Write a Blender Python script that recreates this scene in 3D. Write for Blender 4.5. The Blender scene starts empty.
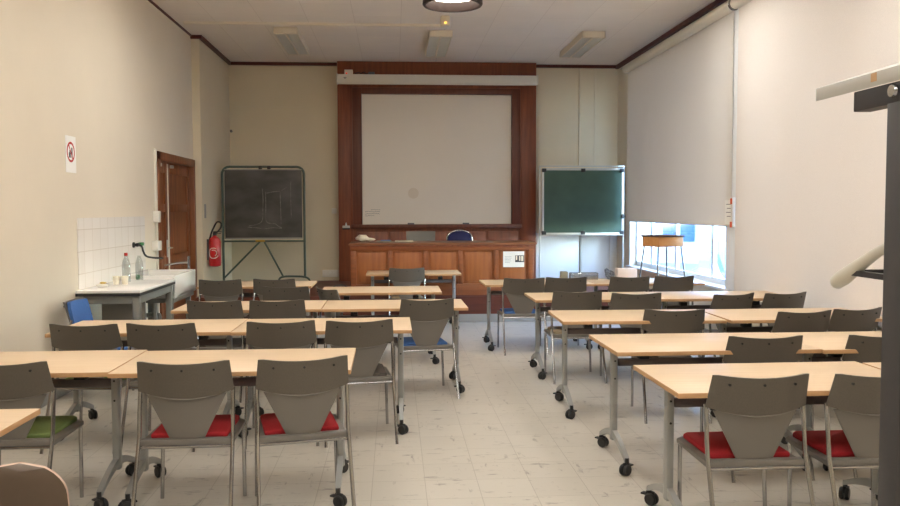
import bpy, bmesh, math, random
from mathutils import Vector, Matrix
random.seed(7)
S = bpy.context.scene
COL = S.collection
PI = math.pi
R = math.radians

# ------------------------------------------------------------------ materials
def lin(c):
    return tuple(((v/255)/12.92 if v/255 <= .04045 else ((v/255+.055)/1.055)**2.4) for v in c) + (1.0,)

def mat(name, rgb, rough=.6, metal=0.0, var=0.0, scale=(8, 8, 8), nscale=1.0, detail=4.0, bump=0.0, rgb2=None, spec=.5, coat=0.0):
    m = bpy.data.materials.new(name); m.use_nodes = True
    nt = m.node_tree; b = nt.nodes['Principled BSDF']
    b.inputs['Roughness'].default_value = rough
    b.inputs['Metallic'].default_value = metal
    b.inputs['Specular IOR Level'].default_value = spec
    b.inputs['Coat Weight'].default_value = coat
    b.inputs['Base Color'].default_value = lin(rgb)
    if var or rgb2 or bump:
        tc = nt.nodes.new('ShaderNodeTexCoord'); mp = nt.nodes.new('ShaderNodeMapping')
        mp.inputs['Scale'].default_value = scale
        n = nt.nodes.new('ShaderNodeTexNoise'); n.inputs['Scale'].default_value = nscale; n.inputs['Detail'].default_value = detail
        nt.links.new(tc.outputs['Object'], mp.inputs['Vector']); nt.links.new(mp.outputs['Vector'], n.inputs['Vector'])
        if var or rgb2:
            r = nt.nodes.new('ShaderNodeValToRGB')
            a = lin(rgb); c = lin(rgb2) if rgb2 else tuple(x*(1-var) for x in a[:3])+(1,)
            r.color_ramp.elements[0].position = .3; r.color_ramp.elements[1].position = .7
            r.color_ramp.elements[0].color = c; r.color_ramp.elements[1].color = a
            nt.links.new(n.outputs['Fac'], r.inputs['Fac']); nt.links.new(r.outputs['Color'], b.inputs['Base Color'])
        if bump:
            bp = nt.nodes.new('ShaderNodeBump'); bp.inputs['Strength'].default_value = bump; bp.inputs['Distance'].default_value = .01
            nt.links.new(n.outputs['Fac'], bp.inputs['Height']); nt.links.new(bp.outputs['Normal'], b.inputs['Normal'])
    return m

def emit(name, rgb, s):
    m = bpy.data.materials.new(name); m.use_nodes = True
    nt = m.node_tree; nt.nodes.clear()
    e = nt.nodes.new('ShaderNodeEmission'); o = nt.nodes.new('ShaderNodeOutputMaterial')
    e.inputs['Color'].default_value = lin(rgb); e.inputs['Strength'].default_value = s
    nt.links.new(e.outputs[0], o.inputs[0]); return m

M = {}
M['wall'] = mat('painted_wall', (227, 217, 198), .75, var=.05, scale=(1, 1, 1), nscale=1.3, bump=.03)
M['backwall'] = mat('cream_wall', (226, 214, 186), .75, var=.06, scale=(1, 1, 1), nscale=1.1, bump=.03)
M['pier'] = mat('cream_pier', (224, 213, 188), .7)
M['cornice'] = mat('dark_cornice', (92, 46, 34), .5)
M['beech'] = mat('beech_laminate', (219, 195, 164), .4, rgb2=(210, 184, 151), scale=(1.2, 26, 26), nscale=1.6, detail=5)
M['beech_edge'] = mat('beech_edge', (192, 152, 110), .5)
M['plastic'] = mat('grey_plastic', (97, 91, 83), .42, var=.12, scale=(160, 160, 160), nscale=1, detail=2, bump=.08)
M['plastic2'] = mat('grey_plastic_smooth', (114, 110, 104), .42)
M['black'] = mat('black_plastic', (32, 32, 33), .5)
M['chrome'] = mat('satin_chrome', (168, 168, 170), .2, metal=1)
M['legmetal'] = mat('silver_grey_metal', (160, 162, 160), .42, metal=.35)
M['beam'] = mat('mauve_grey_metal', (98, 90, 90), .5, metal=.2)
M['red'] = mat('red_fabric', (172, 34, 42), .9, var=.15, scale=(90, 90, 90))
M['green'] = mat('green_fabric', (120, 140, 82), .9, var=.15, scale=(90, 90, 90))
M['blue'] = mat('blue_fabric', (70, 112, 176), .9, var=.15, scale=(90, 90, 90))
M['greyfab'] = mat('grey_fabric', (96, 90, 84), .9, var=.15, scale=(90, 90, 90))
M['beigefab'] = mat('beige_fabric', (168, 152, 124), .9, var=.15, scale=(90, 90, 90))
M['brownshell'] = mat('brown_shell', (92, 77, 64), .5, var=.06, scale=(40, 40, 40))
M['shelledge'] = mat('pale_shell_edge', (196, 168, 150), .5)
M['redwood'] = mat('red_brown_wood', (138, 74, 44), .4, rgb2=(112, 56, 34), scale=(9, 9, .7), nscale=2.4, detail=6)
M['redwood_d'] = mat('dark_red_brown_wood', (112, 58, 36), .4, rgb2=(90, 44, 28), scale=(9, 9, .7), nscale=2.4, detail=6)
M['oak'] = mat('orange_oak', (166, 100, 52), .42, rgb2=(140, 78, 38), scale=(10, 10, .8), nscale=2.2, detail=6)
M['oak_d'] = mat('orange_oak_rail', (146, 82, 42), .42, rgb2=(122, 66, 32), scale=(.8, 10, 10), nscale=2.2, detail=6)
M['desktop'] = mat('worn_oak_top', (142, 88, 52), .38, rgb2=(112, 66, 40), scale=(.8, 10, 10), nscale=2.2)
M['riser'] = mat('brown_riser', (104, 48, 28), .5, rgb2=(84, 38, 24), scale=(.8, 10, 10), nscale=2)
M['parquet'] = mat('brown_parquet', (110, 58, 40), .5, rgb2=(86, 44, 32), scale=(2, 14, 14), nscale=1.6)
M['skirt'] = mat('grey_skirting', (158, 156, 148), .5, var=.1, scale=(3, 3, 3))
M['doorwood'] = mat('door_wood', (146, 88, 50), .42, rgb2=(112, 62, 34), scale=(9, 9, .8), nscale=2.2, detail=6)
M['whiteboard'] = mat('whiteboard_surface', (238, 230, 214), .35, var=.03, scale=(1.5, 1.5, 1.5))
M['white'] = mat('white_plastic', (226, 222, 210), .45)
M['offwhite'] = mat('offwhite_enamel', (232, 230, 222), .3)
M['ceramic'] = mat('white_ceramic', (238, 236, 230), .15, coat=.3)
M['benchtop'] = mat('white_bench_top', (246, 244, 240), .16, var=.05, scale=(5, 5, 5))
M['darkedge'] = mat('dark_bench_edge', (40, 39, 37), .5)
M['benchmetal'] = mat('bench_grey_metal', (136, 136, 130), .5, metal=.2)
M['greypanel'] = mat('grey_panel', (164, 160, 150), .6)
M['slate'] = mat('black_slate', (92, 90, 86), .7, rgb2=(58, 56, 53), scale=(1.6, 3, 3), nscale=1.4, detail=5)
M['chalk'] = mat('chalk', (150, 148, 140), .95, rgb2=(92, 90, 86), scale=(30, 30, 30))
M['standmetal'] = mat('green_grey_tube', (84, 98, 86), .45, metal=.3)
M['yellow'] = mat('yellow_plastic', (206, 160, 40), .5)
M['greenboard'] = mat('green_chalkboard', (62, 90, 74), .6, rgb2=(54, 80, 66), scale=(2, 2, 2), nscale=1.5)
M['alu'] = mat('aluminium', (196, 196, 190), .4, metal=.4)
M['lowerpanel'] = mat('white_wall_panel', (240, 241, 240), .3, var=.03, scale=(2, 2, 2))
M['extred'] = mat('extinguisher_red', (196, 28, 34), .3, coat=.3)
M['paper'] = mat('paper', (232, 228, 220), .8)
M['paper2'] = mat('aged_paper', (222, 212, 192), .8)
M['sheet'] = mat('bright_sheet', (246, 245, 240), .6)
M['ink'] = mat('ink_grey', (92, 90, 92), .8)
M['darkink'] = mat('ink_dark', (58, 56, 62), .8)
M['signred'] = mat('sign_red', (186, 44, 40), .7)
M['orange'] = mat('orange_tape', (226, 96, 50), .6)
M['tapgreen'] = mat('tap_green', (44, 120, 60), .5)
M['winwhite'] = mat('white_window_frame', (230, 232, 232), .4)
M['radwhite'] = mat('white_ledge', (222, 216, 206), .5)
M['trolley'] = mat('charcoal_metal', (60, 59, 62), .5, var=.08, scale=(60, 60, 60))
M['trolley2'] = mat('dark_charcoal_metal', (42, 41, 46), .5)
M['shelfgrey'] = mat('pale_grey_laminate', (184, 183, 178), .5, var=.04, scale=(4, 4, 4))
M['clearhandle'] = mat('pale_plastic', (206, 202, 190), .3)
M['seatblue'] = mat('navy_fabric', (34, 36, 84), .8)
M['louvre'] = mat('grey_louvre', (206, 205, 198), .4, metal=.1)
M['fixture'] = mat('fixture_white', (226, 216, 196), .5)
M['lampdark'] = mat('lamp_brown_black', (52, 38, 34), .5)
M['carsilver'] = mat('car_paint_silver', (58, 74, 94), .25, metal=.5, coat=.5)
M['cardark'] = mat('car_paint_blue', (24, 42, 70), .25, metal=.4, coat=.5)
M['carglass'] = mat('car_glass', (70, 96, 120), .08)
M['tyre'] = mat('tyre', (30, 30, 32), .8)
M['asphalt'] = mat('asphalt', (54, 66, 80), .9, var=.1, scale=(3, 3, 3))
M['facade'] = mat('pale_facade', (74, 94, 116), .8, var=.05, scale=(1, 1, 1))
M['facwin'] = mat('facade_window', (28, 52, 86), .2)
M['plaid'] = mat('blue_black_cloth', (40, 52, 74), .9, rgb2=(150, 160, 172), scale=(60, 60, 60), nscale=1)
M['pinkbox'] = mat('pale_pink_card', (232, 220, 214), .7)
M['olive'] = mat('olive_plastic', (142, 140, 122), .6)
M['cup'] = mat('cream_cup', (238, 232, 212), .5)
M['foil'] = mat('yellow_peel', (206, 176, 92), .7)
M['smalldesk'] = mat('warm_wood', (214, 158, 98), .5, rgb2=(198, 138, 80), scale=(3, 20, 20))
M['smalltop'] = mat('dark_wood_top', (86, 62, 52), .4)
M['steel'] = mat('brushed_steel', (104, 106, 110), .35, metal=.7)
M['lit'] = emit('lit_tube_diffuser', (255, 250, 244), 13.0)
M['round_lit'] = emit('lit_round_diffuser', (255, 246, 230), 5.0)
M['led_orange'] = emit('orange_led', (255, 170, 60), 1.6)
M['led_red'] = emit('red_led', (255, 90, 60), .9)

def glass(name, tint, gl=.06):
    m = bpy.data.materials.new(name); m.use_nodes = True
    nt = m.node_tree; nt.nodes.clear()
    t = nt.nodes.new('ShaderNodeBsdfTransparent'); g = nt.nodes.new('ShaderNodeBsdfGlossy'); x = nt.nodes.new('ShaderNodeMixShader')
    o = nt.nodes.new('ShaderNodeOutputMaterial')
    t.inputs['Color'].default_value = lin(tint); g.inputs['Roughness'].default_value = .03; x.inputs['Fac'].default_value = gl
    nt.links.new(t.outputs[0], x.inputs[1]); nt.links.new(g.outputs[0], x.inputs[2]); nt.links.new(x.outputs[0], o.inputs[0])
    return m
M['pane'] = glass('window_glass', (244, 250, 255))
M['bottle'] = glass('clear_plastic', (226, 230, 230), .16)
M['tray'] = glass('cloudy_plastic', (200, 206, 206), .3)

def blind_mat(name, rgb, tl):
    m = bpy.data.materials.new(name); m.use_nodes = True
    nt = m.node_tree; b = nt.nodes['Principled BSDF']; o = nt.nodes['Material Output']
    b.inputs['Roughness'].default_value = .85; b.inputs['Base Color'].default_value = lin(rgb)
    tc = nt.nodes.new('ShaderNodeTexCoord'); n = nt.nodes.new('ShaderNodeTexNoise'); n.inputs['Scale'].default_value = 260; n.inputs['Detail'].default_value = 1
    r = nt.nodes.new('ShaderNodeValToRGB'); a = lin(rgb)
    r.color_ramp.elements[0].position = .35; r.color_ramp.elements[1].position = .65
    r.color_ramp.elements[0].color = tuple(x*.9 for x in a[:3])+(1,); r.color_ramp.elements[1].color = a
    nt.links.new(tc.outputs['Object'], n.inputs['Vector']); nt.links.new(n.outputs['Fac'], r.inputs['Fac']); nt.links.new(r.outputs['Color'], b.inputs['Base Color'])
    t = nt.nodes.new('ShaderNodeBsdfTranslucent'); t.inputs['Color'].default_value = lin((255, 232, 214))
    x = nt.nodes.new('ShaderNodeMixShader'); x.inputs['Fac'].default_value = tl
    nt.links.new(b.outputs[0], x.inputs[1]); nt.links.new(t.outputs[0], x.inputs[2]); nt.links.new(x.outputs[0], o.inputs[0])
    return m
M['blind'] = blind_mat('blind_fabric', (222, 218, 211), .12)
M['blind2'] = blind_mat('blind_fabric_lit_tone', (232, 226, 219), .12)  # paler copy of the fabric, backlit brightness put into its colour

def joint_mat(name, rgb, line_rgb, sx, sy, ox, oy, lw, rough, stagger=0.0, tile_var=.06, scuffs=False, noise=.05):
    """flat tiles: joint lines + a slight tone per tile + (floor) dark scuff marks, all in object (= world) coordinates"""
    m = bpy.data.materials.new(name); m.use_nodes = True
    nt = m.node_tree; b = nt.nodes['Principled BSDF']; b.inputs['Roughness'].default_value = rough
    L = nt.links.new
    def math_(op, a, c=None):
        n = nt.nodes.new('ShaderNodeMath'); n.operation = op
        for i, v in enumerate((a, c)):
            if v is None: continue
            if isinstance(v, (int, float)): n.inputs[i].default_value = v
            else: L(v, n.inputs[i])
        return n.outputs[0]
    tc = nt.nodes.new('ShaderNodeTexCoord'); sp = nt.nodes.new('ShaderNodeSeparateXYZ'); L(tc.outputs['Object'], sp.inputs[0])
    u = math_('DIVIDE', math_('SUBTRACT', sp.outputs['X'], ox), sx)
    v = math_('DIVIDE', math_('SUBTRACT', sp.outputs['Y'], oy), sy)
    fu = math_('FLOOR', u)
    if stagger: v = math_('ADD', v, math_('MULTIPLY', math_('MODULO', math_('ABSOLUTE', fu), 2.0), stagger))
    fv = math_('FLOOR', v)
    du = math_('MULTIPLY', math_('MINIMUM', math_('FRACT', u), math_('SUBTRACT', 1.0, math_('FRACT', u))), sx)
    dv = math_('MULTIPLY', math_('MINIMUM', math_('FRACT', v), math_('SUBTRACT', 1.0, math_('FRACT', v))), sy)
    d = math_('MINIMUM', du, dv)
    line = math_('LESS_THAN', d, lw)
    cb = nt.nodes.new('ShaderNodeCombineXYZ'); L(fu, cb.inputs[0]); L(fv, cb.inputs[1])
    wn = nt.nodes.new('ShaderNodeTexWhiteNoise'); wn.noise_dimensions = '2D'; L(cb.outputs[0], wn.inputs['Vector'])
    tone = math_('ADD', 1.0 - tile_var/2, math_('MULTIPLY', wn.outputs['Value'], tile_var))
    ns = nt.nodes.new('ShaderNodeTexNoise'); ns.inputs['Scale'].default_value = 2.2; ns.inputs['Detail'].default_value = 6; L(tc.outputs['Object'], ns.inputs['Vector'])
    tone = math_('MULTIPLY', tone, math_('ADD', 1 - noise, math_('MULTIPLY', ns.outputs['Fac'], 2*noise)))
    base = nt.nodes.new('ShaderNodeMix'); base.data_type = 'RGBA'; base.blend_type = 'MULTIPLY'; base.inputs['Factor'].default_value = 1
    base.inputs[6].default_value = lin(rgb)
    cc = nt.nodes.new('ShaderNodeCombineXYZ')
    for i in range(3): L(tone, cc.inputs[i])
    L(cc.outputs[0], base.inputs[7])
    out = base.outputs[2]
    if scuffs:
        for sc, th, ang in ((( 2.6, 8.0, 1), .632, 20), ((9.0, 2.2, 1), .65, -12), ((5, 14.0, 1), .66, 68)):
            mp = nt.nodes.new('ShaderNodeMapping'); mp.inputs['Scale'].default_value = sc; mp.inputs['Rotation'].default_value = (0, 0, R(ang))
            n2 = nt.nodes.new('ShaderNodeTexNoise'); n2.inputs['Scale'].default_value = 1.7; n2.inputs['Detail'].default_value = 5; n2.inputs['Roughness'].default_value = .65
            L(tc.outputs['Object'], mp.inputs[0]); L(mp.outputs[0], n2.inputs['Vector'])
            mr = nt.nodes.new('ShaderNodeMapRange'); mr.inputs[1].default_value = th-.035; mr.inputs[2].default_value = th+.05; mr.inputs[3].default_value = 0; mr.inputs[4].default_value = .68
            L(n2.outputs['Fac'], mr.inputs[0])
            mm = nt.nodes.new('ShaderNodeMix'); mm.data_type = 'RGBA'; mm.inputs[7].default_value = lin((112, 106, 100))
            L(mr.outputs[0], mm.inputs['Factor']); L(out, mm.inputs[6]); out = mm.outputs[2]
    mx = nt.nodes.new('ShaderNodeMix'); mx.data_type = 'RGBA'; L(line, mx.inputs['Factor']); L(out, mx.inputs[6]); mx.inputs[7].default_value = lin(line_rgb)
    L(mx.outputs[2], b.inputs['Base Color'])
    return m
M['floor'] = joint_mat('vinyl_floor_tiles', (191, 186, 175), (160, 154, 143), .303, .31, .168, 4.44, .0018, .36, scuffs=True, tile_var=.06)
M['ceil'] = joint_mat('ceiling_boards', (232, 223, 210), (214, 203, 189), .6, 1.2, .1, .5, .003, .85, stagger=.5, tile_var=.04)

def wall_tile_mat():
    m = mat('white_wall_tiles', (232, 226, 214), .2)
    nt = m.node_tree; b = nt.nodes['Principled BSDF']
    tc = nt.nodes.new('ShaderNodeTexCoord'); mp = nt.nodes.new('ShaderNodeMapping'); mp.inputs['Rotation'].default_value = (0, R(90), R(90))
    sp = nt.nodes.new('ShaderNodeSeparateXYZ'); L = nt.links.new; L(tc.outputs['Object'], sp.inputs[0])
    cb = nt.nodes.new('ShaderNodeCombineXYZ'); L(sp.outputs['Y'], cb.inputs[0]); L(sp.outputs['Z'], cb.inputs[1])
    br = nt.nodes.new('ShaderNodeTexBrick'); br.offset = 0; br.inputs['Scale'].default_value = 1
    br.inputs['Brick Width'].default_value = .21; br.inputs['Row Height'].default_value = .2; br.inputs['Mortar Size'].default_value = .004
    br.inputs['Color1'].default_value = lin((246, 242, 235)); br.inputs['Color2'].default_value = lin((241, 236, 228)); br.inputs['Mortar'].default_value = lin((222, 214, 202))
    L(cb.outputs[0], br.inputs['Vector']); L(br.outputs['Color'], b.inputs['Base Color'])
    return m
M['walltile'] = wall_tile_mat()

# ------------------------------------------------------------------ mesh helpers
class MB:
    def __init__(self): self.bm = bmesh.new()
    def _faces(self, fs, mi):
        for f in fs: f.material_index = mi
    def box(self, x0, x1, y0, y1, z0, z1, mi=0, bev=0.0, mtx=None):
        t = bmesh.new()
        r = bmesh.ops.create_cube(t, size=1.0)
        bmesh.ops.scale(t, vec=(x1-x0, y1-y0, z1-z0), verts=t.verts)
        bmesh.ops.translate(t, vec=((x0+x1)/2, (y0+y1)/2, (z0+z1)/2), verts=t.verts)
        if bev: bmesh.ops.bevel(t, geom=t.edges[:], offset=bev, segments=2, affect='EDGES', profile=.5)
        if mtx is not None: bmesh.ops.transform(t, matrix=mtx, verts=t.verts)
        self.merge(t, mi); return self
    def merge(self, t, mi=None):
        mp = {}
        for v in t.verts: mp[v] = self.bm.verts.new(v.co)
        for f in t.faces:
            try:
                nf = self.bm.faces.new([mp[v] for v in f.verts]); nf.material_index = f.material_index if mi is None else mi; nf.smooth = f.smooth
            except ValueError: pass
        t.free()
    def tube(self, pts, r, seg=10, mi=0, closed=False, smooth=1):
        pts = [Vector(p) for p in pts]; n = len(pts)
        if smooth > 1 and n > 2:
            out = []
            for i in range(n-1 if not closed else n):
                p0 = pts[(i-1) % n] if (i > 0 or closed) else pts[0]; p1 = pts[i]; p2 = pts[(i+1) % n]; p3 = pts[(i+2) % n] if (i+2 < n or closed) else pts[-1]
                for k in range(smooth):
                    t = k/smooth
                    out.append(.5*((2*p1)+(p2-p0)*t+(2*p0-5*p1+4*p2-p3)*t*t+(3*p1-p0-3*p2+p3)*t**3))
            if not closed: out.append(pts[-1])
            if isinstance(r, (list, tuple)):
                rr = []
                for i in range(len(out)):
                    q = i/smooth; a = min(int(q), n-1); c = min(a+1, n-1); rr.append(r[a]+(r[c]-r[a])*(q-a))
                r = rr
            pts = out; n = len(pts)
        rs = r if isinstance(r, (list, tuple)) else [r]*n
        rings = []; up = None
        for i, p in enumerate(pts):
            if closed: d = (pts[(i+1) % n]-pts[i-1])
            elif i == 0: d = pts[1]-pts[0]
            elif i == n-1: d = pts[-1]-pts[-2]
            else: d = (pts[i+1]-pts[i]).normalized()+(pts[i]-pts[i-1]).normalized()
            d.normalize()
            if up is None: up = Vector((0, 0, 1)) if abs(d.z) < .9 else Vector((1, 0, 0))
            a = d.cross(up)
            if a.length < 1e-5: a = d.orthogonal()
            a.normalize(); up = a.cross(d).normalized()
            rings.append([self.bm.verts.new(p+rs[i]*(math.cos(2*PI*k/seg)*a+math.sin(2*PI*k/seg)*up)) for k in range(seg)])
        m = n if closed else n-1
        for i in range(m):
            A, B = rings[i], rings[(i+1) % n]
            for k in range(seg):
                f = self.bm.faces.new((A[k], A[(k+1) % seg], B[(k+1) % seg], B[k])); f.material_index = mi; f.smooth = True
        if not closed:
            for ring in (rings[0][::-1], rings[-1]):
                f = self.bm.faces.new(ring); f.material_index = mi
        return self
    def lathe(self, prof, c=(0, 0, 0), seg=24, mi=0, axis='Z', cap=True):
        c = Vector(c)
        def P(r, h, a):
            x, y = r*math.cos(a), r*math.sin(a)
            return c+Vector({'Z': (x, y, h), 'X': (h, x, y), 'Y': (y, h, x)}[axis])
        rings = [[self.bm.verts.new(P(max(r, 1e-4), h, 2*PI*k/seg)) for k in range(seg)] for r, h in prof]
        for i in range(len(rings)-1):
            for k in range(seg):
                f = self.bm.faces.new((rings[i][k], rings[i][(k+1) % seg], rings[i+1][(k+1) % seg], rings[i+1][k])); f.material_index = mi; f.smooth = True
        if cap:
            for ring in (rings[0][::-1], rings[-1]):
                f = self.bm.faces.new(ring); f.material_index = mi
        return self
    def prism(self, poly, d0, d1, axis='Y', mi=0, bev=0.0):
        """polygon (a,b) extruded along an axis: Y -> (a,d,b), X -> (d,a,b), Z -> (a,b,d)"""
        t = bmesh.new()
        def P(a, b, d): return {'Y': (a, d, b), 'X': (d, a, b), 'Z': (a, b, d)}[axis]
        A = [t.verts.new(P(a, b, d0)) for a, b in poly]; B = [t.verts.new(P(a, b, d1)) for a, b in poly]
        n = len(poly)
        t.faces.new(A); t.faces.new(B[::-1])
        for i in range(n): t.faces.new((A[i], B[i], B[(i+1) % n], A[(i+1) % n]))
        bmesh.ops.recalc_face_normals(t, faces=t.faces)
        if bev: bmesh.ops.bevel(t, geom=t.edges[:], offset=bev, segments=2, affect='EDGES', profile=.5)
        self.merge(t, mi); return self
    def sheet(self, fn, nu, nv, th, mi=0, rim=None):
        """curved shell: fn(i/nu, j/nv) -> (point, normal)"""
        F, Bk = [], []
        for j in range(nv+1):
            a, b = [], []
            for i in range(nu+1):
                p, n = fn(i/nu, j/nv); p = Vector(p); n = Vector(n).normalized()
                a.append(self.bm.verts.new(p+n*th/2)); b.append(self.bm.verts.new(p-n*th/2))
            F.append(a); Bk.append(b)
        def q(v, s=True, m=mi):
            f = self.bm.faces.new(v); f.material_index = m; f.smooth = s
        for j in range(nv):
            for i in range(nu):
                q((F[j][i], F[j][i+1], F[j+1][i+1], F[j+1][i])); q((Bk[j][i], Bk[j+1][i], Bk[j+1][i+1], Bk[j][i+1]))
        rm = mi if rim is None else rim
        for i in range(nu):
            q((F[0][i], Bk[0][i], Bk[0][i+1], F[0][i+1]), True, rm); q((F[nv][i], F[nv][i+1], Bk[nv][i+1], Bk[nv][i]), True, rm)
        for j in range(nv):
            q((F[j][0], F[j+1][0], Bk[j+1][0], Bk[j][0]), True, rm); q((F[j][nu], Bk[j][nu], Bk[j+1][nu], F[j+1][nu]), True, rm)
        return self
    def disc(self, c, r, n, mi=0, seg=12):
        c = Vector(c); n = Vector(n).normalized(); a = n.orthogonal().normalized(); b = n.cross(a)
        f = self.bm.faces.new([self.bm.verts.new(c+r*(math.cos(2*PI*k/seg)*a+math.sin(2*PI*k/seg)*b)) for k in range(seg)]); f.material_index = mi
        return self
    def blob(self, c, r, sc=(1, 1, 1), mi=0, noise=0.0, sub=2):
        t = bmesh.new(); bmesh.ops.create_icosphere(t, subdivisions=sub, radius=r)
        for v in t.verts:
            v.co = Vector((v.co.x*sc[0], v.co.y*sc[1], v.co.z*sc[2]))*(1+random.uniform(-noise, noise))+Vector(c)
        for f in t.faces: f.smooth = noise < .1
        self.merge(t, mi); return self
    def build(self, name, mats, parent=None, sharp=35):
        bmesh.ops.recalc_face_normals(self.bm, faces=self.bm.faces)
        me = bpy.data.meshes.new(name); self.bm.to_mesh(me); self.bm.free()
        for m in (mats if isinstance(mats, (list, tuple)) else [mats]): me.materials.append(m)
        try: me.set_sharp_from_angle(angle=R(sharp))
        except Exception: pass
        o = bpy.data.objects.new(name, me); COL.objects.link(o)
        if parent is not None: o.parent = parent
        return o

def thing(name, label, cat, loc=(0, 0, 0), rz=0.0, group=None):
    o = bpy.data.objects.new(name, None); COL.objects.link(o); o.empty_display_size = .1
    o.location = loc; o.rotation_euler = (0, 0, rz); o['label'] = label; o['category'] = cat
    if group: o['group'] = group
    return o
def tag(o, label, cat, group=None):
    o['label'] = label; o['category'] = cat
    if group: o['group'] = group
    return o
def struct(o):
    o['kind'] = 'structure'; return o
def dup(root, loc, rz, label, group=None):
    r = root.copy(); COL.objects.link(r); r.location = loc; r.rotation_euler = (0, 0, rz); r['label'] = label
    if group: r['group'] = group
    for ch in list(root.children):
        c = ch.copy(); COL.objects.link(c); c.parent = r
        for g in list(ch.children):
            d = g.copy(); COL.objects.link(d); d.parent = c
    return r

# ------------------------------------------------------------------ room shell
XL, XL2, YS, XR, YB, YF, ZC = -2.83, -2.72, 12.0, 3.83, 14.1, -4.0, 4.02
struct(MB().box(XL-.3, XR+.3, YF-.3, YB+.3, -.2, 0).build('floor', M['floor']))
struct(MB().box(XL-.3, XR+.3, YF-.3, YB+.3, ZC, ZC+.2).build('ceiling', M['ceil']))
D0, D1, DZ = 10.16, 11.98, 2.26          # door opening in the left wall
w = MB().box(XL-.3, XL, YF-.3, D0, 0, ZC).box(XL-.3, XL, D1, YB+.3, 0, ZC).box(XL-.3, XL, D0, D1, DZ, ZC)
w.box(XL, XL2, YS, YB, 0, ZC, mi=1)
struct(w.build('wall_left', [M['wall'], M['backwall']]))
struct(MB().box(XL-.3, XR+.3, YB, YB+.3, 0, ZC).build('wall_back', M['backwall']))
struct(MB().box(XL-.3, XR+.3, YF-.3, YF, 0, ZC).build('wall_front', M['wall']))
W1, W2 = (9.2, 13.3), (4.6, 8.85)
SILL, HEAD = .66, 3.84
w = MB().box(XR, XR+.3, YF-.3, YB+.3, 0, SILL).box(XR, XR+.3, YF-.3, YB+.3, HEAD, ZC)
w.box(XR, XR+.3, YF-.3, W2[0], SILL, HEAD).box(XR, XR+.3, W2[1], W1[0], SILL, HEAD).box(XR, XR+.3, W1[1], YB+.3, SILL, HEAD)
struct(w.build('wall_right', M['wall']))
# dark cornice under the ceiling
c = .055
struct(MB().box(XL, XL+.02, YF, YS, ZC-.022, ZC).build('trim_1', M['cornice']))
struct(MB().box(XL2, XL2+.045, YS-.045, YB, ZC-.05, ZC).box(XL, XL2, YS-.045, YS, ZC-.05, ZC).build('trim_2', M['cornice']))
struct(MB().box(XL2, -.94, YB-.045, YB, ZC-.05, ZC).box(2.4, XR, YB-.045, YB, ZC-.05, ZC).build('trim_3', M['cornice']))
struct(MB().box(XR-.05, XR, YF, YB, ZC-.06, ZC).build('trim_4', M['cornice']))
# ceiling batten (cable trunking)
struct(MB().box(XL2, .62, 11.1, 11.15, ZC-.03, ZC).build('trim_5', M['fixture']))
struct(MB().box(XL, XL+.012, YF, 7.5, 0, .1).build('baseboard_left', M['skirt']))
struct(MB().box(XR-.012, XR, YF, 11.45, 0, .1).build('baseboard_right', M['skirt']))
# conduits on the back wall, right of the panel
struct(MB().tube([(3.16, YB-.012, 2.3), (3.16, YB-.012, 3.96)], .012).build('trim_6', M['pier']))
struct(MB().box(3.42, 3.45, YB-.012, YB, 2.3, 3.96).build('trim_7', M['pier']))
struct(MB().box(XL2+.1, -1.55, YB-.006, YB, 3.28, 3.295).build('trim_8', M['pier']))
# pier edge of the left wall is a lighter strip
struct(MB().box(XR-.048, XR-.001, 8.9, 9.26, SILL, 3.80).build('trim_10', M['winwhite']))
struct(MB().box(XL+.001, XL2-.004, YS-.008, YS, .0, ZC-.05).build('trim_9', M['pier']))

# door (double leaf) in the left wall
dr = thing('door_1', 'brown panelled double door in left wall', 'door'); del dr['category']; del dr['label']; struct(dr)
f = MB()
for y0, y1 in ((D0-.02, D0+.08), (D1-.09, D1-.005)): f.box(XL-.13, XL+.03, y0, y1, 0, DZ+.02, bev=.004)
f.box(XL-.13, XL+.03, D0-.02, D1-.005, DZ-.08, DZ+.02, bev=.004)
f.build('door_frame', M['doorwood'], dr)
for y0, y1 in ((D0+.085, 10.765), (10.79, D1-.095)):
    lf = MB().box(XL-.105, XL-.06, y0, y1, .01, DZ-.085)
    wd = .1
    for a, b in ((y0, y0+wd), (y1-wd, y1)): lf.box(XL-.065, XL-.04, a, b, .01, DZ-.085, bev=.003)
    for z0, z1 in ((.01, .2), (.85, 1.0), (1.55, 1.65), (DZ-.22, DZ-.085)): lf.box(XL-.065, XL-.04, y0+wd, y1-wd, z0, z1, bev=.003)
    lo = lf.build('door_leaf', M['doorwood'], dr)
    for yy in (y0+.12,): MB().box(XL-.045, XL-.0, yy, yy+.05, DZ-.15, DZ-.11, bev=.006).build('latch', M['alu'], lo)
MB().box(XL-.06, XL-.03, 10.765, 10.79, .01, DZ-.1).build('white_edge_strip', M['white'], dr)
h = MB().box(XL-.04, XL-.028, 10.68, 10.72, .98, 1.2, bev=.004).tube([(XL-.03, 10.70, 1.1), (XL+.03, 10.70, 1.1), (XL+.03, 10.60, 1.1)], .009)
h.build('door_handle', M['alu'], dr)
tag(MB().box(XL, XL+.02, 10.06, 10.11, .02, 2.3).build('cable_duct', M['white']), 'thin white cable duct running up the wall beside the brown door', 'cable duct')
tag(MB().box(XL, XL+.07, 9.97, 10.058, 1.43, 1.565, bev=.008).build('switch_box', M['offwhite']), 'upper white switch box on the left wall beside the door', 'switch')
tag(MB().box(XL, XL+.075, 9.90, 10.058, 1.1, 1.215, bev=.008).build('socket_box', M['offwhite']), 'lower white socket box on the left wall behind the black tap', 'socket')

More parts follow.
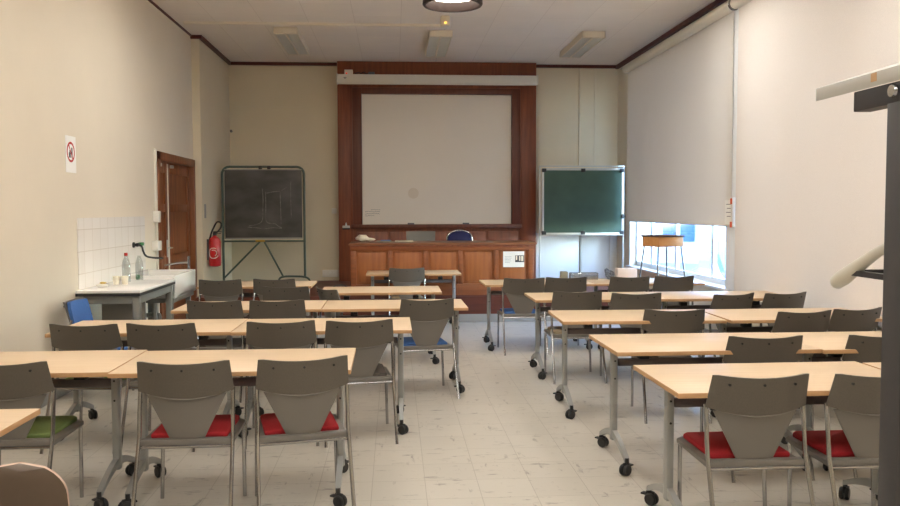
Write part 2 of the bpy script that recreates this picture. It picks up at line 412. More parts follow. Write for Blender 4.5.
# sign on the left wall
t = thing('sign', 'paper prohibition sign with a red ring on the left wall', 'sign')
MB().box(XL, XL+.004, 7.405, 7.635, 1.905, 2.225).build('paper_sheet', M['sheet'], t)
def ring_mesh(cy, cz, r0, r1, x, mi=0, seg=40):
    b = MB()
    for k in range(seg):
        a0, a1 = 2*PI*k/seg, 2*PI*(k+1)/seg
        b.bm.faces.new([b.bm.verts.new((x, cy+r*math.cos(a), cz+r*math.sin(a))) for r, a in ((r0, a0), (r1, a0), (r1, a1), (r0, a1))])
    return b
rg = ring_mesh(7.515, 2.085, .07, .09, XL+.005)
rg.box(XL+.0045, XL+.0055, -.007, .007, -.075, .075, mtx=Matrix.Translation((0, 7.515, 2.085)) @ Matrix.Rotation(R(35), 4, 'X'))
rg.build('red_ring', M['signred'], t)
fg = MB().box(XL+.004, XL+.005, 7.53, 7.555, 2.035, 2.125).box(XL+.004, XL+.005, 7.475, 7.512, 2.035, 2.08).box(XL+.004, XL+.005, 7.488, 7.503, 2.07, 2.1)
fg.build('figure', M['darkink'], t)

# ------------------------------------------------------------------ teaching platform, panel, long desk
PZ = .38
pf = thing('platform', 'raised brown wooden teaching platform under the long desk and blackboards', 'platform', (0, 11.5, 0))
b = MB().box(XL2+.002, XR-.002, 0, YB-11.5-.002, .115, PZ).build('deck', [M['parquet']], pf)
MB().box(XL2+.002, XR-.002, -.012, 0, .115, PZ-.02).build('riser', M['riser'], pf)
MB().box(XL2+.002, XR-.002, -.02, YB-11.5-.002, 0, .115).build('skirting', M['skirt'], pf)

pn = thing('wood_panelling', 'tall red-brown wooden wall panelling that frames the whiteboard', 'panelling', (0, 13.9, PZ))
px0, px1 = -.925, 2.385
fx0, fx1, fz0, fz1 = -.684, 2.115, 1.27-PZ, 3.585-PZ
z1 = ZC-PZ-.002
b = MB().box(px0, fx0, 0, .195, 0, z1, bev=.003).box(fx1, px1, 0, .195, 0, z1, bev=.003).box(fx0, fx1, .0, .195, fz1, z1).box(fx0, fx1, .03, .195, 0, fz0)
b.build('backing_panel', M['redwood'], pn)
f = MB()
wx0, wx1, wz0, wz1 = -.533, 1.975, 1.327-PZ, 3.49-PZ
f.box(fx0, wx0, -.01, .16, fz0, fz1, bev=.004).box(wx1, fx1, -.01, .16, fz0, fz1, bev=.004).box(wx0, wx1, -.01, .16, wz1, fz1, bev=.004).box(fx0-.03, fx1+.02, -.06, .16, fz0-.01, wz0, bev=.004)
f.build('board_frame', M['redwood_d'], pn)
f = MB().box(fx0-.035, fx0, -.018, .02, fz0, fz1+.03, bev=.003).box(fx1, fx1+.035, -.018, .02, fz0, fz1+.03, bev=.003).box(fx0-.035, fx1+.035, -.018, .02, fz1, fz1+.035, bev=.003)
f.build('moulding', M['redwood'], pn)
for i in range(5): MB().box(-.62+i*.55, -.12+i*.55, .012, .032, .3, fz0-.07, bev=.006).build('dado_panel', M['redwood'], pn)
wb = thing('whiteboard', 'large cream-white writing board recessed in the brown panelling', 'whiteboard', (0, 13.96, 1.327))
MB().box(wx0+.003, wx1-.003, 0, .02, .003, 3.49-1.327-.003).build('board_surface', M['whiteboard'], wb)
wr = MB()
for j in range(4):                                  # small handwritten notes in the lower left corner
    x = -.49+(.1 if j == 0 else 0); pts = []
    while x < (-.23 if j < 3 else -.33):
        pts.append((x, -.002, .25-j*.035+random.uniform(-.009, .009))); x += .013
    wr.tube(pts, .0022, seg=4)
wr.build('handwriting', M['ink'], wb)
MB().lathe([(.09, 0), (.09, .0012)], (.32, -.0014, .52), axis='Y', seg=20).build('smudge', mat('faint_smudge', (226, 215, 194), .5), wb)
for x in (.22, 1.14): tag(MB().box(x, x+.11, 13.845, 13.885, 1.327, 1.352, bev=.008).build('board_eraser', M['steel']), 'grey board rubber on the ledge, %s of the two' % ('left' if x < .5 else 'right'), 'eraser', 'board rubbers on the ledge')
sc = thing('projection_screen', 'white rolled-up projection screen case across the top of brown panelling', 'projection screen', (0, 13.8, 3.645))
MB().box(-.925, 2.39, -.045, .098, .0, .14, bev=.012).build('case', M['white'], sc)
for x in (-.93, 2.375): MB().box(x, x+.02, -.055, .1, -.01, .15, bev=.004).build('end_cap', M['white'], sc)
MB().box(-.9, 2.36, -.03, -.005, -.02, .002, bev=.004).build('bottom_bar', M['white'], sc)
lg = MB().prism([(-.815, .08), (-.765, .08), (-.79, .065)], -.047, -.045)
lg.box(-.815, -.765, -.047, -.045, .085, .09).build('badge', M['ink'], sc)
bx = tag(MB().box(-.80, -.665, 13.78, 13.88, 3.786, 3.862, bev=.006).build('white_box', M['white']), 'white box with a red light standing on the screen case', 'electronics box')
MB().lathe([(.012, 0), (.012, .006)], (-.765, 13.773, 3.80), axis='Y').build('red_light', M['led_red'], bx)
tag(MB().tube([(-.64, 13.82, 3.792), (-.6, 13.8, 3.81), (-.57, 13.84, 3.825), (-.53, 13.8, 3.80), (-.49, 13.83, 3.83), (-.45, 13.8, 3.80), (-.42, 13.82, 3.81)], .008, seg=6, smooth=4).build('cable', M['black']), 'tangle of dark cable lying on the projection screen case', 'cable')
tag(MB().box(-.41, -.31, 13.79, 13.87, 3.786, 3.83, bev=.005).build('adapter', M['steel']), 'small grey adapter on the screen case right of the cable', 'adapter')
cl = thing('wall_holder', 'small chrome holder fixed to the left stile of the panelling', 'holder', (-.8, 13.9, 1.29))
MB().box(-.06, .06, -.05, -.002, -.02, .02, bev=.006).build('tray', M['alu'], cl)
MB().box(-.06, .06, -.045, -.002, -.045, -.02, bev=.004).build('base', M['black'], cl)
MB().lathe([(.02, .02), (.012, .05), (.004, .075)], (0, -.03, 0), seg=12).build('knob', M['alu'], cl)

ds = thing('teacher_desk', 'long orange oak teacher desk with panelled front on the platform', 'desk', (0, 11.51, PZ))
H = 1.082-PZ
MB().box(-.60, 1.94, .02, .24, 0, H-.005).box(-.60, -.56, .24, .72, 0, H-.005).box(1.90, 1.94, .24, .72, 0, H-.005).build('body', M['oak'], ds)
MB().box(-.63, 1.985, -.04, .76, H, H+.03, bev=.008).build('worktop', M['desktop'], ds)
f = MB().box(-.605, 1.945, -.014, .02, H-.075, H-.002, bev=.003).box(-.605, 1.945, -.014, .02, .0, .16, bev=.003)
for x0, x1 in ((-.605, -.53), (-.096, -.03), (.40, .465), (.885, .95), (1.385, 1.445), (1.865, 1.945)): f.box(x0, x1, -.014, .02, .16, H-.075, bev=.003)
f.build('front_frame', M['oak_d'], ds)
for x0, x1 in ((-.53, -.096), (-.03, .40), (.465, .885), (.95, 1.385), (1.445, 1.865)):
    MB().box(x0+.03, x1-.03, .008, .022, .19, H-.105, bev=.006).build('front_panel', M['oak'], ds)
MB().box(-.605, 1.945, -.022, -.010, H-.028, H-.002, bev=.004).build('moulding', M['redwood'], ds)
pp = thing('notice', 'white printed notice with a dark picture taped to the desk front', 'notice', (1.66, 11.494, .877))
MB().box(-.148, .148, -.004, 0, -.11, .11).build('paper_sheet', M['paper'], pp)
MB().box(.02, .146, -.0055, -.0045, -.04, .055).build('picture', M['darkink'], pp)
MB().box(.03, .05, -.0065, -.006, -.01, .05).box(.075, .095, -.0065, -.006, -.02, .045).box(.105, .135, -.0065, -.006, -.025, .045).build('picture_highlight', M['paper2'], pp)
tx = MB()
for j in range(5): tx.box(-.125, -.125+random.uniform(.07, .1), -.0055, -.0045, .035-j*.02, .038-j*.02)
tx.build('printed_text', M['ink'], pp)
DT = 1.112
tag(MB().blob((-.46, 12.0, DT+.056), .075, (1.25, .9, .68), noise=.16).blob((-.36, 12.02, DT+.032), .05, (1.7, .9, .58), noise=.16).build('crumpled_paper', M['paper2']), 'crumpled pile of white paper on left end of the teacher desk', 'paper')
for x, y, ww, mm, lab in ((-.15, 11.95, .22, 'olive', 'grey folder lying flat on the teacher desk beside the crumpled paper'), (.14, 12.0, .26, 'paper2', 'loose cream papers on the teacher desk below the grey chair back')):
    tag(MB().box(x-ww/2, x+ww/2, y-.12, y+.12, DT, DT+.014, bev=.003).build('folder' if mm == 'olive' else 'loose_papers', M[mm]), lab, 'folder' if mm == 'olive' else 'papers')
tag(MB().box(-.2, -.06, 11.98, 12.0, DT+.014, DT+.026, bev=.004).build('pen', M['blue']), 'blue pen lying on the grey folder on the teacher desk', 'pen')

# ------------------------------------------------------------------ chairs
def band(hx_top, hx_bot, z_top, z_bot, ytop, ybot, curve):
    def fn(a, b):
        u = 2*a-1
        hx = hx_top+(hx_bot-hx_top)*b
        edge_raise = .014*u*u*(1-b) - .004*(1-b)*(abs(u) > .97)
        drop = .034*(1-u*u)*b                           # lower edge sags a little in the middle
        z = z_top+(z_bot-z_top)*b+edge_raise-drop
        y = ytop+(ybot-ytop)*b+curve*u*u
        return (u*hx, y, z), (-2*curve*u/hx, 1, 0)
    return fn
def make_chair(seat, pad=False):
    t = thing('stacking_chair', 'chair', 'chair', group='grey-backed stacking chairs at the tables')
    # back: wide curved upper band + tapering lower panel, one moulded shell
    b = MB()
    b.sheet(band(.222, .234, .818, .672, .0, .052, .046), 18, 6, .013)
    b.sheet(lambda a, v: (((2*a-1)*(.196+(.082-.196)*v), .060+.028*v+.040*(2*a-1)**2*(1-.7*v), .652-.232*v), (0, 1, .15)), 10, 6, .012, mi=2)  # lower panel in paler plastic: light on its tilted face is in the colour
    b.tube([(u*.205, .050+.046*u*u-.004, .667-.034*(1-u*u)) for u in [k/8-1 for k in range(17)]], .0045, seg=6, mi=2)  # added lip in the paler plastic, paints the highlight along the panel's top edge
    for u in (-.68, 0, .68): b.lathe([(.0062, -.0115), (.0062, .0)], (u*.222, .0085+.046*u*u, .786), axis='Y', seg=10, mi=1)
    b.build('backrest', [M['plastic'], M['black'], M['plastic2']], t)
    if pad:
        p = MB(); p.sheet(lambda a, v: (((2*a-1)*(.208+.004*v-.02*(v<.05)), 0.03+.07*v+.046*(2*a-1)**2, .815-.32*v), (0, 1, .2)), 10, 8, .026)
        p.build('back_cushion', M[seat], t)
    # seat shell and cushion
    s = MB(); s.prism([(-.228, .09), (.228, .09), (.226, .5), (.19, .535), (-.19, .535), (-.226, .5)], .390, .415, axis='Z', bev=.006)
    s.build('seat', M['plastic2'], t)
    q = MB(); q.prism([(-.192, .135), (.192, .135), (.196, .49), (.17, .52), (-.17, .52), (-.196, .49)], .415, .441, axis='Z', bev=.01)
    q.build('seat_cushion', M[seat], t)
    MB().box(-.226, .226, .06, .11, .398, .428, bev=.008).build('rear_rail', M['plastic2'], t)
    MB().tube([(-.226, .062, .392), (.226, .062, .392)], .0085).build('cross_tube', M['chrome'], t)
    for sx in (-1, 1):
        MB().tube([(sx*.236, -.09, .0), (sx*.230, .05, .385), (sx*.229, .075, .47), (sx*.229, .092, .6), (sx*.228, .106, .682)], .0105, smooth=3).build('leg', M['chrome'], t)
        MB().tube([(sx*.222, .45, .0), (sx*.216, .475, .37), (sx*.215, .465, .395)], .0105, smooth=2).build('leg', M['chrome'], t)
    return t
protos = {}
G = 'grey-backed stacking chairs at the tables'
def chair(x, y, deg, seat, label, pad=False):
    k = (seat, pad)
    if k not in protos:
        o = make_chair(seat, pad); protos[k] = o; o.location = (x, y, 0); o.rotation_euler = (0, 0, R(deg)); o['label'] = label; o['group'] = G; return o
    return dup(protos[k], (x, y, 0), R(deg), label, G)
# left block, nearest row to the front
chair(-1.945, 4.16, 0, 'green', 'green-seated grey chair cut off by left edge, at the nearest full left row')
chair(-1.046, 4.115, 1, 'red', 'red-seated grey chair at the nearest left row, beside the table seam')
chair(-.455, 4.165, 12, 'red', 'red-seated grey chair at the aisle end of the nearest left row, turned slightly left')
chair(-2.05, 5.54, -4, 'green', 'green-seated grey chair by the left wall at the second left row')
chair(-1.55, 5.535, -2, 'greyfab', 'grey chair at the second left row, second from the left wall')
chair(-.762, 5.575, 5, 'greyfab', 'grey chair at the second left row, third from the left wall')
chair(-.235, 5.58, 6, 'greyfab', 'grey-seated chair at the aisle end of the second left row, its back showing fully')
chair(-1.497, 6.915, -3, 'greyfab', 'grey chair at the third left row, left one of the pair near the sink')
chair(-.975, 6.905, 3, 'greyfab', 'grey chair at the third left row, right one of the pair near the table seam')
chair(.28, 6.865, 9, 'blue', 'blue-seated grey chair at the aisle end of the third left row')
chair(-1.88, 9.02, 0, 'beigefab', 'grey chair with a beige seat at far left row, nearest the sink')
chair(-1.31, 9.05, -3, 'greyfab', 'grey chair at the far left row standing in front of the mobile blackboard')
chair(-1.068, 8.12, -5, 'greyfab', 'grey chair pulled back behind the far left row, overlapping its neighbour')
chair(-.69, 7.93, -60, 'greyfab', 'grey chair turned sideways to the right between third and far left rows')
chair(.158, 10.61, 1, 'beigefab', 'lone grey chair at the single table in front of the teacher desk')
chair(-2.735, 7.13, -89, 'blue', 'chair with blue upholstered back facing into the room beside the left wall', pad=True)
# right block
chair(1.645, 3.565, 0, 'red', 'nearest red-seated grey chair of the right block, seen fully from behind')
chair(2.205, 3.545, 0, 'red', 'red-seated grey chair partly hidden by the dark post at the right')
chair(2.175, 4.67, 0, 'greyfab', 'grey chair at the second right row behind the nearest right table')
chair(2.90, 4.66, 0, 'greyfab', 'grey chair at the second right row cut off by the dark post')
chair(2.075, 5.98, -4, 'greyfab', 'grey chair at the third right row, the one nearest the aisle')
chair(3.0, 5.81, 10, 'green', 'green-seated grey chair at the third right row, left of the pair beside the blind')
chair(3.475, 5.93, 14, 'greyfab', 'grey chair at the third right row, closest to the blind')
chair(2.15, 7.2, -1, 'green', 'green-seated grey chair at the fourth right row, second from the aisle')
chair(3.0, 7.06, 19, 'greyfab', 'grey chair turned slightly left at the fourth right row just right of the window')
chair(3.49, 7.11, 15, 'greyfab', 'grey chair at the fourth right row, closest to the blind')
chair(1.665, 7.41, 0, 'beigefab', 'beige-seated grey chair at the aisle end of the fourth right row')
chair(1.412, 8.91, 2, 'blue', 'blue-seated grey chair at the aisle end of the farthest right row')
chair(1.885, 8.965, -1, 'greyfab', 'grey chair beside the blue-seated one at the farthest right row')
chair(2.61, 8.99, 3, 'greyfab', 'grey chair at farthest right row, to the left of the small wooden stool')
chair(3.115, 9.0, 2, 'greyfab', 'grey chair at farthest right row, standing right below the small wooden stool')

# brown shell chair, bottom left corner
t = thing('shell_chair', 'brown moulded shell chair with a pale rim in the bottom left corner', 'chair', (-1.25, 2.53, 0), R(2))
def shell(a, v):
    u = 2*a-1
    if v < .6:
        q = v/.6
        z = .805+(.47-.805)*q; y = .0+.07*q
    else:
        q = (v-.6)/.4
        z = .47-.04*math.sin(q*PI/2)+.01*q; y = .07+.38*q
    w0 = .235
    corner = 1.0
    if v < .2: corner = math.sqrt(max(0, 1-((.2-v)/.2)**2))*.55+.45
    if v > .9: corner = math.sqrt(max(0, 1-((v-.9)/.1)**2))*.25+.75
    wv = w0*corner*(1.0 if v < .3 else 1.0-.05*math.sin((v-.3)*3))
    return (u*wv, y+.05*u*u*(1 if v < .6 else .2), z+(.02*u*u if v > .6 else 0)), (0, 1 if v < .6 else .1, .15 if v < .6 else 1)
MB().sheet(shell, 20, 30, .011, rim=1).build('seat_shell', [M['brownshell'], M['shelledge']], t)
for sx in (-1, 1):
    MB().tube([(sx*.2, -.03, 0), (sx*.17, .12, .40), (sx*.15, .14, .425)], .011).build('leg', M['chrome'], t)
    MB().tube([(sx*.2, .46, 0), (sx*.17, .36, .41), (sx*.15, .33, .423)], .011).build('leg', M['chrome'], t)

# chairs behind the teacher desk (standing on the platform)
t = thing('desk_chair', 'grey plastic chair behind the teacher desk, only its flat back showing', 'chair', (.395, 12.52, PZ))
MB().sheet(lambda a, v: (((2*a-1)*(.222-.02*v), .02-.05*v-.03*(2*a-1)**2, .868-.42*v), (0, 1, 0)), 10, 6, .014).build('backrest', M['plastic2'], t)
MB().prism([(-.21, -.46), (.21, -.46), (.21, -.02), (-.21, -.02)], .42, .45, axis='Z', bev=.008).build('seat', M['plastic2'], t)
for sx in (-1, 1):
    MB().tube([(sx*.21, .03, 0), (sx*.205, .0, .45), (sx*.2, 0.005, .72)], .011).build('leg', M['chrome'], t)
    MB().tube([(sx*.2, -.46, 0), (sx*.2, -.42, .43)], .011).build('leg', M['chrome'], t)
t = thing('desk_chair', 'navy chair with a chrome-rimmed rounded back behind the teacher desk', 'chair', (.985, 12.55, PZ))
arc = [(.19*math.cos(PI*k/12), 0, .76+.115*math.sin(PI*k/12)) for k in range(13)]
pb = [(x*.93, z-.008) for x, y, z in arc]
MB().prism([(-.165, .5)]+[(x, z) for x, z in pb[::-1]]+[(.165, .5)], -.03, .015, bev=.008).build('backrest', M['seatblue'], t)
MB().tube([(.17, 0, .42)]+arc+[(-.17, 0, .42)], .014, seg=8).build('chrome_rim', M['chrome'], t)
MB().prism([(-.2, -.46), (.2, -.46), (.2, .0), (-.2, .0)], .42, .47, axis='Z', bev=.015).build('seat', M['seatblue'], t)
for sx in (-1, 1):
    for y in (-.42, .0): MB().tube([(sx*.18, y*1.05, 0), (sx*.17, y*.95, .43)], .012).build('leg', M['chrome'], t)

# ------------------------------------------------------------------ folding tables
TW, TD, TH = 1.236, .693, .74
def make_table():
    t = thing('folding_table', 'table', 'table', group='beech folding tables on castors')
    b = MB(); b.box(-TW/2, TW/2, 0, TD, TH-.024, TH, bev=.0015)
    for f in b.bm.faces:
        if abs(f.normal.z) < .5: f.material_index = 1
    b.bm.normal_update()
    for f in b.bm.faces:
        n = f.normal
        f.material_index = 0 if n.z > .5 else 1
    b.build('tabletop', [M['beech'], M['beech_edge']], t)
    for s in (-1, 1):
        x = s*(TW/2-.075); yc = .34
        leg = MB().prism([(x-.017, yc-.028), (x+.017, yc-.028), (x+.022, yc), (x+.017, yc+.028), (x-.017, yc+.028), (x-.022, yc)], .13, TH-.03, axis='Z', bev=.004)
        leg.box(x-.03, x+.03, yc-.16, yc+.16, TH-.034, TH-.024, mi=1)
        leg.lathe([(.006, -.001), (.006, .001)], (x, yc-.028, .63), axis='Y', seg=8, mi=1).lathe([(.006, -.001), (.006, .001)], (x, yc-.028, .52), axis='Y', seg=8, mi=1)
        lo = leg.build('leg', [M['legmetal'], M['black']], t)
        ft = MB()
        for sy, ye in ((-1, .04), (1, .632)):
            # curved foot: falls from the column to the castor; flat-sided bar
            prev = None
            N = 10; secs = []
            for k in range(N+1):
                q = k/N; y = yc+(ye-yc)*q; z = .175-.075*q**1.6 - .012*q
                hh = .024-.011*q
                secs.append([ft.bm.verts.new((x+dx, y, z+dz)) for dx, dz in ((-.015, -hh), (.015, -hh), (.015, hh), (-.015, hh))])
            for k in range(N):
                for j in range(4): ft.bm.faces.new((secs[k][j], secs[k][(j+1) % 4], secs[k+1][(j+1) % 4], secs[k+1][j])).smooth = True
            ft.bm.faces.new(secs[0]); ft.bm.faces.new(secs[-1][::-1])
        ft.build('foot', M['legmetal'], lo)
        for ye, ang in ((.04, s*.95), (.632, -s*.7)):
            ca = MB()
            mt = Matrix.Translation((x, ye, 0)) @ Matrix.Rotation(ang, 4, 'Z')
            tmp = MB()
            for dx in (-.02, .02): tmp.lathe([(.012, -.010), (.029, -.010), (.0335, -.004), (.0335, .004), (.029, .010), (.012, .010)], (dx*.72, -.014, .0335), axis='X', seg=18)
            tmp.box(-.009, .009, -.03, .016, .035, .075, bev=.004).lathe([(.012, .055), (.012, .1)], (0, 0, 0), seg=10).box(-.016, .016, .01, .045, .05, .06, bev=.003)
            bmesh.ops.transform(tmp.bm, matrix=mt, verts=tmp.bm.verts)
            ca.merge(tmp.bm); ca.build('castor', M['black'], lo)
    MB().box(-TW/2+.1, TW/2-.1, .325, .355, .595, .64, bev=.003).build('crossbeam', M['beam'], t)
    for s in (-1, 1):
        x = s*.36
        MB().box(x-.03, x+.03, .30, .38, .64, .675, bev=.004).box(x-.02, x+.02, .18, .5, TH-.04, TH-.024).tube([(x, .34, .66), (x+s*.06, .52, TH-.03)], .007).tube([(x, .34, .66), (x+s*.02, .2, TH-.03)], .006).build('hinge_bracket', M['black'], t)
    return t
TG = 'beech folding tables on castors'
tp = None
def table(x, y, deg, label):
    global tp
    if tp is None:
        tp = make_table(); tp.location = (x, y, 0); tp.rotation_euler = (0, 0, R(deg)); tp['label'] = label; tp['group'] = TG; return tp
    return dup(tp, (x, y, 0), R(deg), label, TG)
table(-2.113, 2.88, 0, 'beech table whose corner juts in at the bottom left edge beside the brown chair')
table(-.85, 4.315, .4, 'beech folding table at the aisle end of the nearest full left row')
table(-2.095, 4.35, .3, 'beech folding table by the left wall in the nearest full left row')
table(-.501, 5.726, .2, 'beech folding table at the aisle end of the second left row')
table(-1.743, 5.742, .2, 'beech folding table by the left wall in the second left row')
table(.005, 6.992, .6, 'beech folding table at the aisle end of the third left row, blue-seated chair before it')
table(-1.24, 7.0, .3, 'beech folding table in the third left row, nearest the sink')
table(-.141, 8.346, .2, 'beech folding table at the aisle end of the far left row, by the sideways chair')
table(-1.53, 9.14, 0, 'beech folding table in front of the mobile blackboard, left of the far row')
table(.248, 10.723, 0, 'single beech folding table right in front of the teacher desk')
table(1.896, 3.645, .5, 'nearest beech folding table of the right block')
table(3.146, 3.61, .2, 'beech table corner behind the dark post at the right edge of the nearest right row')
table(1.909, 4.728, .3, 'beech folding table at the aisle end of the second right row')
table(3.146, 4.71, .3, 'beech folding table by the blind in the second right row')
table(1.863, 6.045, -1.5, 'beech folding table at the aisle end of the third right row')
table(3.13, 6.02, 0, 'beech folding table by the blind in the third right row')
table(1.909, 7.51, 0, 'beech folding table at the aisle end of the fourth right row')
table(3.146, 7.5, 0, 'beech folding table by the blind in the fourth right row')
table(1.62, 9.086, .4, 'beech folding table at the aisle end of the farthest right row')
table(2.862, 9.09, .2, 'beech folding table carrying the small wooden stool near the window')

# small wooden stool standing on the far right table
t = thing('wooden_stool', 'small wooden stool with dark top and thin splayed legs on the far right table', 'stool', (3.105, 9.44, TH), R(20))
zt = .525
MB().box(-.19, .19, -.16, .16, zt-.014, zt+.006, bev=.004).build('top', M['smalltop'], t)
MB().box(-.178, .178, -.148, .148, zt-.125, zt-.014, bev=.005).build('apron', M['smalldesk'], t)
for sx in (-1, 1):
    for sy in (-1, 1): MB().tube([(sx*.2, sy*.168, 0), (sx*.16, sy*.13, zt-.12)], .0095, seg=8).build('leg', M['steel'], t)
# things lying on the far right tables
tag(MB().box(2.07, 2.40, 9.63, 9.74, TH, TH+.085, bev=.01).build('plastic_tray', M['tray']), 'cloudy white plastic box on the far right table below the green board', 'box')
tag(MB().box(1.955, 2.04, 9.64, 9.73, TH, TH+.10, bev=.012).build('olive_pot', M['olive']), 'small olive-grey case left of the cloudy plastic box', 'case')
tag(MB().box(2.62, 2.85, 9.58, 9.70, TH, TH+.135, bev=.004).build('card_box', M['pinkbox']), 'pale pinkish card box on the far right table left of the stool', 'box')
tag(MB().blob((2.54, 9.64, TH+.06), .055, (.95, .9, 1.05), noise=.12).blob((2.505, 9.66, TH+.1), .035, (.8, .8, 1.1), noise=.15).build('cloth_bag', M['plaid']), 'small dark blue patterned pouch beside the pale card box', 'bag')

# ------------------------------------------------------------------ sink corner, left wall
sp = thing('tile_splashback', 'white wall tiles behind the sink and bench', 'tiles', (XL, 0, 0))
MB().box(.0005, .008, 7.62, 9.62, .865, 1.505).build('tiles', M['walltile'], sp)
bn = thing('lab_bench', 'white-topped laboratory bench with grey metal frame beside the sink', 'bench', (-2.54, 7.52, 0))
MB().box(-.28, .28, 0, 1.2, .838, .862, bev=.003).build('bench_top', M['benchtop'], bn)
MB().box(-.278, .278, -.004, 1.2, .812, .838).build('top_edge', M['darkedge'], bn)
f = MB().box(-.26, .26, .03, .07, .74, .812, bev=.003).box(.22, .26, .07, 1.15, .74, .812, bev=.003)
f.build('frame', M['benchmetal'], bn)
for x, y in ((-.235, .05), (.235, .05), (-.235, 1.12), (.235, 1.12)): MB().box(x-.03, x+.03, y-.03, y+.03, 0, .8, bev=.004).build('leg', M['benchmetal'], bn)
MB().box(-.2, .2, .42, .44, .1, .74).build('modesty_panel', M['greypanel'], bn)
sk = thing('sink', 'big white ceramic sink on a grey stand below the black tap', 'sink', (-2.54, 9.22, 0))
b = MB()
x0, x1, y0, y1, za, zb = -.28, .27, -.48, .42, .66, .90
b.box(x0, x1, y0, y1, za, za+.03, bev=.006).box(x0, x0+.03, y0, y1, za, zb, bev=.01).box(x1-.035, x1, y0, y1, za, zb, bev=.012).box(x0, x1, y0, y0+.03, za, zb, bev=.01).box(x0, x1, y1-.03, y1, za, zb, bev=.01)
b.build('basin', M['ceramic'], sk)
for x in (-.22, .2):
    for y in (-.4, .34): MB().box(x-.025, x+.025, y-.025, y+.025, 0, .62, bev=.004).build('leg', M['benchmetal'], sk)
MB().box(-.27, .25, -.45, .39, .61, .66, bev=.004).build('support_frame', M['benchmetal'], sk)
MB().tube([(-.05, -.1, .65), (-.05, -.1, .42), (-.05, -.02, .34), (-.05, .06, .42), (-.2, .06, .42), (-.28, .06, .42)], .028, smooth=4).build('drain_pipe', M['greypanel'], sk)
tpn = thing('wall_tap', 'black laboratory tap with a green lever over the sink', 'tap', (XL+.008, 9.18, 1.2))
MB().lathe([(.03, 0), (.03, .015), (.014, .02), (.014, .06)], axis='X', seg=12).tube([(.05, -.03, 0), (.05, .03, 0)], .02).build('valve_body', M['black'], tpn)
MB().tube([(.06, .0, 0), (.09, .01, -.02), (.1, .02, -.07), (.12, .06, -.125), (.16, .18, -.15), (.22, .34, -.165)], .011, smooth=4).build('spout', M['black'], tpn)
MB().tube([(.05, .03, .0), (.05, .06, 0)], .012).box(.03, .07, .055, .17, -.014, .022, bev=.006).build('lever', M['tapgreen'], tpn)
t = thing('fold_tap', 'chrome standpipe with curved spout at the far rim of the sink', 'tap', (-2.34, 9.60, .90))
MB().lathe([(.02, 0), (.02, .01), (.013, .015), (.013, .14), (.016, .15)], seg=12).build('stem', M['chrome'], t)
MB().tube([(0, 0, .08), (-.12, -.01, .075), (-.26, -.03, .05)], .011, smooth=3).build('spout', M['chrome'], t)
bt = thing('water_bottle', 'clear plastic water bottle with a red cap on the white bench', 'bottle', (-2.66, 8.42, .862))
MB().lathe([(.038, 0), (.041, .02), (.04, .09), (.037, .1), (.04, .11), (.041, .17), (.03, .215), (.016, .25), (.014, .27)], seg=18).build('body', M['bottle'], bt)
MB().lathe([(.017, .262), (.017, .29)], seg=14).build('cap', M['signred'], bt)
bt = thing('soda_bottle', 'clear capless plastic bottle standing beside the sink behind the red-capped one', 'bottle', (-2.60, 8.645, .862))
MB().lathe([(.036, 0), (.038, .1), (.038, .17), (.022, .22), (.014, .25)], seg=18).build('body', M['bottle'], bt)
for x, y, lab in ((-2.672, 8.15, 'cream paper cup on the bench, left of the two'), (-2.595, 8.17, 'cream paper cup on the bench, right of the two')):
    tag(MB().lathe([(.026, 0), (.034, .08), (.031, .08), (.024, .006)], (x, y, .862), seg=18).build('paper_cup', M['cup']), lab, 'cup', 'cream cups on the bench')
tag(MB().blob((-2.70, 7.85, .878), .035, (1.6, 1, .5), noise=.14).build('paper_scrap', M['paper']), 'crumpled white napkin on the white bench', 'napkin')
tag(MB().blob((-2.69, 7.85, .905), .02, (1.5, 1, .55), noise=.12).build('peel', M['foil']), 'yellow fruit peel lying on the crumpled napkin', 'peel')
tag(MB().blob((-2.62, 8.66, .892), .03, (.7, 1.2, 1.0), noise=.1).build('sponge', M['tapgreen']), 'green sponge at the back of the bench beside the sink', 'sponge')

# ------------------------------------------------------------------ mobile blackboard on the platform
t = thing('mobile_blackboard', 'mobile blackboard with chalk marks in a dark green tube stand', 'blackboard', (0, 12.95, PZ))
xa, xb = -2.625, -1.385; zt = 2.235-PZ; zb = 1.125-PZ
q = .11
corn = [(xa+q-q*math.cos(k*PI/12), 0, zt-q+q*math.sin(k*PI/12)) for k in range(7)]+[(xb-q+q*math.sin(k*PI/12), 0, zt-q+q*math.cos(k*PI/12)) for k in range(7)]
fr = MB().tube([(xa, 0, .03)]+corn+[(xb, 0, .16)], .019)
fr.tube([(xa, 0, zb-.03), (xb, 0, zb-.03)], .014).build('tube_frame', M['standmetal'], t)
bd = MB().box(xa+.035, xb-.035, -.012, .012, zb+.02, zt-.045, bev=.004).build('board', M['slate'], t)
MB().box(xa+.03, xb-.03, -.018, .018, zb, zb+.022).box(xa+.03, xb-.03, -.018, .018, zt-.05, zt-.035).build('board_edge', M['greypanel'], t)
ch = MB()
def stroke(pts, r=.005): ch.tube([(x, -.0135, z-PZ) for x, z in pts], r, seg=4, smooth=4)
cx = -1.99
stroke([(cx-.03, 1.9), (cx-.02, 1.75), (cx-.025, 1.6), (cx-.03, 1.45), (cx-.06, 1.38), (cx-.15, 1.345), (cx-.24, 1.33)])
stroke([(cx+.02, 1.85), (cx+.02, 1.65), (cx+.02, 1.42), (cx+.07, 1.37), (cx+.16, 1.36), (cx+.21, 1.32), (cx+.26, 1.3)])
stroke([(cx-.26, 1.31), (cx-.12, 1.3), (cx, 1.285), (cx+.12, 1.3), (cx+.26, 1.29)])
stroke([(cx+.03, 1.83), (cx+.12, 1.85), (cx+.24, 1.86)], .004)
